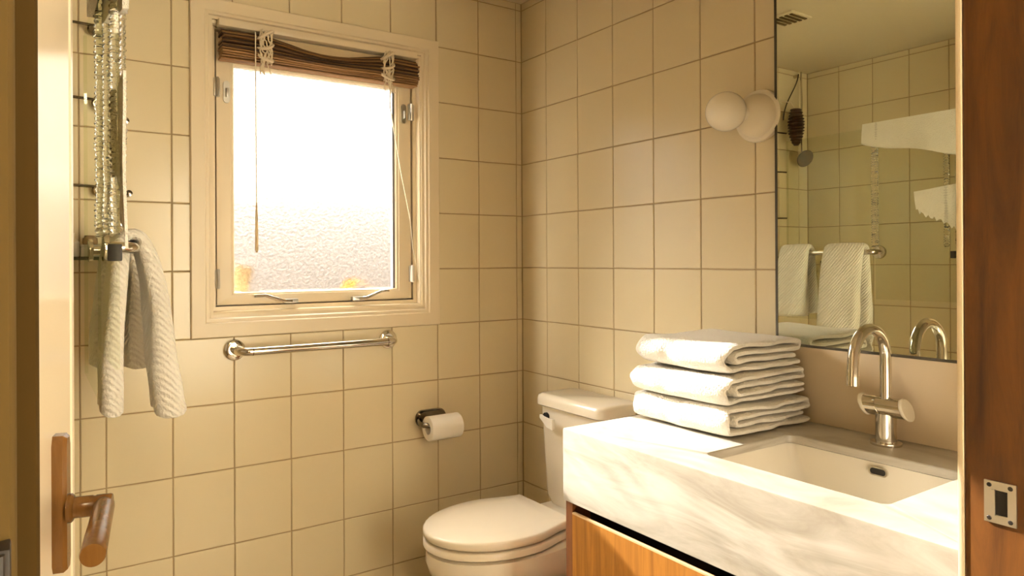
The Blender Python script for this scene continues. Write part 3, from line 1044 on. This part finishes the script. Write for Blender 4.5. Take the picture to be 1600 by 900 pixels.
def seal(x, y, z0_, z1_, rr, seed):
    rings_ = []
    nz = 260
    nn = 8
    for i in range(nz + 1):
        z_ = z0_ + (z1_ - z0_) * i / nz
        r_ = rr * (1 + 0.20 * math.sin(i * 1.25 + seed) + 0.16 * noise.noise((i * 0.45, seed, 0)))
        ox = 0.012 * noise.noise((z_ * 3, seed, 1.0)) + 0.010 * noise.noise((i * 0.6, seed, 7.0))
        rings_.append([(x + ox + r_ * math.cos(2 * math.pi * q / nn + i * 0.12), y + r_ * math.sin(2 * math.pi * q / nn + i * 0.12), z_) for q in range(nn)])
    return G().loft(rings_).build('seal', 'seal', ss, smooth=50)


seal(GX + 0.01, -3.28, -4.08, -1.05, 0.052, 0.3)
seal(GX + 0.07, -3.38, -4.06, -1.05, 0.040, 1.9)
seal(GX + 0.025, -4.90, -4.10, -1.05, 0.050, 3.3)
seal(GX + 0.065, -5.12, -4.04, -1.05, 0.026, 5.1)
G().box(GX - 0.06, GX + 0.06, -5.06, -4.98, -4.36, -4.20, 0.01).build('hinge_clip', 'bronze', ss)
G().box(GX - 0.05, GX + 0.05, -3.36, -3.22, -1.16, -1.02, 0.01).build('hinge_clip', 'steel', ss)


# ------------------------------------------------------------------ towel rail on the glass, two hanging towels
RX, RZ = -8.07, -4.20
tr_ = thing('towel_rail', 'chrome towel rail mounted on the shower glass', 'towel rail', (-8.2, -2.0, RZ))
e = 0.16
yA, yB = -1.06, -3.42
pts = [(GX + 0.03, yB, RZ)]
for i in range(8):
    a = math.pi / 2 * i / 7
    pts.append((RX - e + e * math.sin(a), yB + e * (1 - math.cos(a)), RZ))
far = [(p[0], yA + (yB - p[1]), p[2]) for p in reversed(pts)]
G().tube(pts + far, 0.065, 16).build('bar', 'chrome', tr_)
for yy in (yA, yB):
    G().lathe([(0, 0), (0.16, 0), (0.165, 0.02), (0.15, 0.06), (0.08, 0.07), (0, 0.07)], (GX + 0.02, yy, RZ), (1, 0, 0), 28).build('flange', 'chrome', tr_)


def hanging_towel(name, label, yc, wdt, zr, zl, seed, group, spread):
    """a thick towel over the rail: room-side flap down to zr, glass-side flap down to zl"""
    t = 0.05
    prof_ = []          # (x, z, s) centre line
    nL = 22
    for i in range(nL + 1):
        f = i / nL
        prof_.append((RX - 0.125 - 0.085 * (1 - f) ** 0.6 - 0.015 * math.sin(f * 5), zl + (RZ + 0.02 - zl) * f, 'l', 1 - f))
    for i in range(1, 8):
        a = math.pi - math.pi * i / 8
        prof_.append((RX + 0.14 * math.cos(a), RZ + 0.02 + 0.15 * math.sin(a), 't', 0))
    for i in range(nL + 1):
        f = i / nL
        prof_.append((RX + 0.14 + spread * f ** 0.75 + 0.02 * math.sin(f * 6), RZ + 0.02 + (zr - RZ - 0.02) * f, 'r', f))
    m = len(prof_)
    ny = 14
    rows = []
    for j in range(ny + 1):
        v = j / ny
        outl, outr = [], []
        for i, (px, pz, sd_, f) in enumerate(prof_):
            a = prof_[max(i - 1, 0)]
            b = prof_[min(i + 1, m - 1)]
            tx, tz = b[0] - a[0], b[1] - a[1]
            l = math.hypot(tx, tz) or 1
            nx, nz = -tz / l, tx / l
            wn = wdt * (1 + 0.04 * f)
            y = yc + (v - 0.5) * wn
            th_ = {'l': 0.085 + 0.035 * f, 't': 0.07, 'r': 0.085 + 0.085 * f}[sd_]
            tt = th_ * (1.0 + 0.18 * noise.noise((pz * 2, y * 3, seed))) * min(1, min(v, 1 - v) * 8 + 0.5)
            wv = (0.05 * f) * math.sin(v * 7 + seed + 0.6 * pz) + 0.015 * noise.noise((y * 4, pz * 3, seed))
            if sd_ == 'l':
                wv *= 0.4
            outl.append((px + nx * tt + wv, y + 0.01 * noise.noise((pz * 3, seed, v)), pz + nz * tt + 0.03 * math.sin(v * 3 + seed) * f))
            outr.append((px - nx * tt + wv, y + 0.01 * noise.noise((pz * 3, seed, v)), pz - nz * tt + 0.03 * math.sin(v * 3 + seed) * f))
        rows.append(outl + list(reversed(outr)))
    g_ = G()
    g_.loft(rows, True, False)
    bm = g_.bm
    bm.verts.ensure_lookup_table()
    nring = 2 * m
    for base in (0, ny * nring):
        vs = [bm.verts[base + i] for i in range(nring)]
        for i in range(m - 1):
            bm.faces.new((vs[i], vs[i + 1], vs[nring - 2 - i], vs[nring - 1 - i]))
    o = g_.build(name, 'ribbed_towel', smooth=80)
    sub = o.modifiers.new('soft', 'SUBSURF')
    sub.levels = 1
    sub.render_levels = 1
    return tag(o, label, 'towel', group)


HG = 'white towels hanging on the glass rail'
hanging_towel('hanging_towel', 'white ribbed towel on the near end of the rail on the shower glass', -2.78, 1.00, -6.28, -6.20, 0.5, HG, 0.33)
hanging_towel('hanging_towel', 'white towel on the far end of the rail, left in the mirror', -1.46, 0.82, -5.85, -5.80, 2.2, HG, 0.16)

# towel draped over the top of the glass, mostly seen in the mirror
rows = []
ny = 18
for j in range(ny + 1):
    v = j / ny
    y = -3.05 - 2.35 * v
    zt = -1.08
    zr = -1.52 - 0.55 * v - 0.03 * math.sin(v * 9)
    ring = []
    o_ = 0.055 + 0.03 * v
    inner, outer = [], []
    for i in range(9):
        f = i / 8
        inner.append((GX + 0.035 + 0.01 * math.sin(v * 12) * f, y, zt - 0.02 + (zr - zt) * (1 - f) * 1.0))
        outer.append((GX + 0.035 + o_ + 0.03 * math.sin(v * 11 + f * 2) * (1 - f), y + 0.03 * (1 - f), zt + 0.05 + (zr - zt - 0.05) * (1 - f)))
    lo_in = [(GX - 0.035, y, zt - 0.02 - 0.4 * f / 8) for f in range(9)]
    lo_out = [(GX - 0.10 - 0.02 * math.sin(v * 8), y, zt + 0.05 - 0.47 * f / 8) for f in range(9)]
    ring = inner + lo_in + list(reversed(lo_out)) + list(reversed(outer))
    rows.append(ring)
g = G().loft(rows)
o = g.build('draped_towel', 'towel', smooth=80)
tag(o, 'white towel draped over the top edge of the shower glass', 'towel')

# face cloth hung flat on the glass (mirror)
top = [(-4.22, -2.80), (-4.5, -2.77), (-4.8, -2.73), (-5.15, -2.69), (-5.43, -2.66)]
bot = [(-4.26, -3.22), (-4.52, -3.40), (-4.80, -3.50), (-5.12, -3.72), (-5.40, -4.20)]
rows = []
for i in range(25):
    f = i / 24 * 4
    k0 = min(int(f), 3)
    q = f - k0
    yt, zt = [top[k0][c] * (1 - q) + top[k0 + 1][c] * q for c in (0, 1)]
    yb_, zb_ = [bot[k0][c] * (1 - q) + bot[k0 + 1][c] * q for c in (0, 1)]
    zb_ += 0.05 * math.sin(i * 2.3)
    fr_, bk_ = [], []
    for r_ in range(11):
        g_ = r_ / 10
        y_, z_ = yt + (yb_ - yt) * g_, zt + (zb_ - zt) * g_
        x_ = GX + 0.045 + 0.014 * math.sin(i * 0.9 + r_ * 0.5) * g_
        fr_.append((x_ + 0.016, y_, z_))
        bk_.append((x_ - 0.010, y_, z_))
    rows.append(fr_ + list(reversed(bk_)))
tag(G().loft(rows).build('face_cloth', 'towel', smooth=80), 'white face cloth with a ragged slanting hem hanging on the shower glass', 'cloth')

# ------------------------------------------------------------------ shower fittings
sh = thing('shower', 'overhead shower with pipe and hose in the corner, seen in the mirror', 'shower', (-10.1, -0.25, -1.5))
G().tube([(-10.25, -0.22, 1.20), (-10.25, -0.24, 0.4), (-10.2, -0.26, -0.4), (-10.15, -0.30, -1.2)], 0.026, 8).build('pipe', 'chrome', sh)
pts = []
for i in range(15):
    t = i / 14
    pts.append((-10.25 + 0.75 * math.sin(t * math.pi / 2) ** 1.6, -0.14, 1.15 - 1.45 * t))
G().tube(pts, 0.018, 8).build('hose', 'dark_chrome', sh)
G().lathe([(0, 0), (0.24, 0.0), (0.26, 0.02), (0.24, 0.06), (0.08, 0.14), (0.0, 0.14)], (-10.10, -0.45, -1.42), (-0.3, 0.85, 0.45), 28).build('head', 'dark_chrome', sh)
G().lathe([(0, 0), (0.05, 0), (0.05, 0.10), (0.0, 0.10)], (-10.25, 0, 1.1), (0, -1, 0), 16).build('wall_fitting', 'chrome', sh)

mx = thing('shower_mixer', 'chrome shower mixer on the shower wall, seen between the towels', 'mixer', (LX, -0.6, -4.75))
G().box(LX, LX + 0.08, -0.78, -0.42, -5.05, -4.40, 0.03).build('plate', 'dark_chrome', mx)
G().lathe([(0, 0), (0.14, 0), (0.14, 0.25), (0.10, 0.30), (0, 0.30)], (LX + 0.07, -0.6, -4.80), (1, 0, 0), 24).build('knob', 'chrome', mx)
G().tube([(LX + 0.30, -0.6, -4.80), (LX + 0.32, -0.6, -4.60), (LX + 0.34, -0.6, -4.48)], 0.035, 10).build('lever', 'chrome', mx)

bb = thing('loofah', 'dark brown loofah hanging in the shower corner, at the left edge of the mirror', 'loofah', (-9.62, -0.2, -1.1))
rings = []
for i in range(41):
    f = i / 40
    r_ = 0.22 * math.sin(math.pi * min(1, 0.12 + 0.86 * f)) ** 0.5 * (1 + 0.18 * math.sin(i * 1.9)) + 0.02
    rings.append([(-9.62 + r_ * math.cos(q * 0.5236), -0.46 + 0.8 * r_ * math.sin(q * 0.5236), -0.02 - 1.05 * f + 0.02 * noise.noise((i, q, 0))) for q in range(12)])
G().loft(rings).build('sponge', 'bamboo_dark', bb, smooth=30)
G().tube([(-9.62, -0.46, -0.05), (-9.63, -0.3, 0.2), (-9.62, 0.0, 0.3)], 0.015, 6).build('strap', 'twine', bb)

# corner shelf with rods and three toiletries, left of the screen
sf = thing('shower_shelf', 'glass shelf with chrome rods on the shower wall left of the window', 'shelf', (-8.6, -0.2, -4.32))
G().box(-9.5, -8.16, -0.42, -0.005, -4.33, -4.28).build('shelf_plate', 'shelfglass', sf, smooth=0)
for dx, z in ((-8.27, -0.72), (-8.22, -1.86), (-8.22, -3.20)):
    rd = G().tube([(dx, -0.16, z), (-9.6, -0.16, z + 0.04)], 0.022, 8).build('rod', 'dark_chrome', sf)
    G().lathe([(0, 0), (0.045, 0), (0.04, 0.11), (0.0, 0.11)], (dx, 0.0, z), (0, -1, 0), 14).build('post', 'dark_chrome', rd)
    G().lathe([(0, 0), (0.085, 0), (0.085, 0.05), (0.06, 0.07), (0, 0.07)], (dx, -0.11, z - 0.06), (0, -1, 0), 20).build('knob', 'dark_chrome', rd)
for x, z in ((-7.83, -2.14), (-7.79, -3.28)):
    pg = G().lathe([(0, 0), (0.05, 0), (0.04, 0.03), (0.03, 0.14), (0.05, 0.18), (0, 0.19)], (x, 0, z), (0, -1, 0), 14).build('wall_peg', 'dark_chrome')
    tag(pg, 'small dark wall peg right of the shower seals, %s' % ('upper one' if z > -3 else 'lower one'), 'peg', 'wall pegs beside the shower screen')
sb = thing('soap_bottle', 'white soap bottle on the glass shower shelf', 'bottle', (-8.62, -0.2, -4.28))
G().lathe([(0, 0), (0.10, 0.0), (0.11, 0.02), (0.11, 0.22), (0.06, 0.27), (0, 0.27)], (-8.58, -0.2, -4.28), (0, 0, 1), 20).build('body', 'soap_white', sb)
G().lathe([(0, 0.27), (0.045, 0.27), (0.045, 0.36), (0, 0.36)], (-8.58, -0.2, -4.28), (0, 0, 1), 14).build('cap', 'soap_white', sb)
sx = thing('soap_box', 'low grey soap box beside the bottle on the glass shelf', 'box', (-8.32, -0.2, -4.28))
G().box(-8.46, -8.20, -0.34, -0.08, -4.28, -4.13, 0.012).build('tray', 'soap_grey', sx)
G().box(-8.465, -8.195, -0.345, -0.075, -4.13, -4.095, 0.012).build('lid', 'soap_grey', sx)
jr = thing('jar', 'small round brown jar resting on the grey soap box', 'jar', (-8.33, -0.2, -4.095))
G().lathe([(0, 0), (0.095, 0), (0.105, 0.03), (0.10, 0.10), (0, 0.10)], (-8.33, -0.2, -4.095), (0, 0, 1), 20).build('body', 'jar_brown', jr)
G().lathe([(0, 0.10), (0.085, 0.10), (0.07, 0.14), (0, 0.145)], (-8.33, -0.2, -4.095), (0, 0, 1), 20).build('lid', 'jar_brown', jr)

# ceiling vent (mirror)
cv = thing('ceiling_vent', 'small pale vent grille on the ceiling, seen in the mirror', 'vent', (-5.9, -2.65, CZ - 0.06))
G().box(-6.3, -5.5, -3.0, -2.3, CZ - 0.05, CZ, 0.01).build('frame', 'ceiling', cv)
for i in range(5):
    G().box(-6.2, -5.6, -2.94 + i * 0.13, -2.88 + i * 0.13, CZ - 0.075, CZ - 0.04).build('slat', 'jamb', cv, smooth=0)

# ------------------------------------------------------------------ door (open, left) and its jamb
DA = math.radians(13)
DH = Vector((-8.98, -7.55, 0))
dd = Vector((math.sin(DA), math.cos(DA), 0))        # towards the latch edge (away from camera)
dn = Vector((math.cos(DA), -math.sin(DA), 0))       # face normal, into the view


def DP(s, d, z):
    v = DH + dd * s + dn * d
    return (v.x, v.y, z)


door = bpy.data.objects.new('door_1', None)
sc.collection.objects.link(door)
door.location = P(DP(-3.2, -0.12, FZ))
BASE['door_1'] = P(DP(-3.2, -0.12, FZ))
struct(door, 'open white door with a wooden lever handle at left')
prof = [(-3.2, -0.22), (-3.2, 0.0), (0.44, 0.0), (0.46, -0.012), (0.49, -0.012), (0.51, 0.0), (0.57, 0.0), (0.59, -0.02), (0.59, -0.22)]
G().loft([[DP(s, d, FZ + 0.05) for s, d in prof], [DP(s, d, 0.5) for s, d in prof]]).build('leaf', 'door', door, smooth=20)
poly = [(-0.07, -0.31), (-0.045, -0.36), (0.045, -0.36), (0.07, -0.31), (0.07, 0.385), (0.045, 0.44), (-0.045, 0.44), (-0.07, 0.385)]
PZ = -5.83
hpl = G()
hpl.loft([[DP(a, 0.0, PZ + b) for a, b in poly], [DP(a, 0.055, PZ + b) for a, b in poly], [DP(a * 0.72, 0.075, PZ + b * 0.96) for a, b in poly]])
hp = hpl.build('door_handle', 'handlewood', door, smooth=30)
G().lathe([(0, 0), (0.085, 0), (0.085, 0.02), (0.075, 0.03), (0.062, 0.035), (0.062, 0.13), (0.058, 0.135), (0.058, 0.145), (0.062, 0.15), (0.062, 0.225), (0.058, 0.235), (0.0, 0.235)], DP(0, 0.07, PZ), dn, 20).build('neck', 'handlewood', hp, smooth=40)
ls = Vector(DP(0.0, 0.262, PZ))
ld_ = Vector((-0.145, -0.985, -0.02)).normalized()
G().lathe([(0, 0), (0.050, 0.0), (0.056, 0.01), (0.058, 0.05), (0.060, 0.40), (0.062, 0.75), (0.058, 0.765), (0.0, 0.765)], ls, ld_, 28).build('lever', 'handlewood', hp, smooth=40)

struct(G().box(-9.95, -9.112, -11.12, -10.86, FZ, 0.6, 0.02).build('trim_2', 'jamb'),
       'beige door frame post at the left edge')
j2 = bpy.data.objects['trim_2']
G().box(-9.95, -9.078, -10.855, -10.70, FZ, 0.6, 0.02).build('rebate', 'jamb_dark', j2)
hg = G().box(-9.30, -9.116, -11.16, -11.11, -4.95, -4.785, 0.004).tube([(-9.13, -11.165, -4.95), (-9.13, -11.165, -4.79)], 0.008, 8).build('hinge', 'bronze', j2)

# right jamb: mahogany post with a strike plate, white bead at its inner edge
j3 = struct(G().box(-3.335, -3.0, -11.1, -9.99, FZ, 0.6, 0.01).build('trim_3', 'jambwood', smooth=30), 'reddish brown wooden door post at the right edge')
G().box(-3.345, -3.25, -9.985, -9.945, FZ, 0.6, 0.006).build('white_bead', 'paint', j3)
sp_ = G()
PYc, PZc = -10.215, -6.11


def fr_j(a, b, d):
    return (-3.335 - d, PYc - a, PZc + b)


def plate_hole(g_, ax0, ax1, bz0, bz1, hx0, hx1, hz0, hz1, d0, d1):
    o4 = [(ax0, bz0), (ax1, bz0), (ax1, bz1), (ax0, bz1)]
    i4 = [(hx0, hz0), (hx1, hz0), (hx1, hz1), (hx0, hz1)]
    g_.loft([[fr_j(a, b, d0) for a, b in i4], [fr_j(a, b, d1) for a, b in i4], [fr_j(a, b, d1) for a, b in o4], [fr_j(a, b, d0) for a, b in o4]],
            True, False, True)


st = G()
plate_hole(st, -0.098, 0.098, -0.148, 0.148, -0.028, 0.045, -0.088, 0.088, 0.0, 0.014)
strike = st.build('strike_plate', 'steel', j3, smooth=0)
G().prism([(-0.028, -0.088), (0.045, -0.088), (0.045, 0.088), (-0.028, 0.088)], fr_j, 0.001, 0.003).build('latch_pocket', 'black', strike, smooth=0)
G().prism([(-0.052, -0.09), (-0.026, -0.09), (-0.026, 0.09), (-0.052, 0.09)], fr_j, 0.012, 0.028).build('lip', 'steel', strike, smooth=0)
for a in (-0.066, 0.062):
    for b in (-0.118, 0.118):
        G().lathe([(0, 0), (0.017, 0), (0.013, 0.006), (0, 0.007)], fr_j(a, b, 0.013), (-1, 0, 0), 12).build('screw', 'bronze', strike)
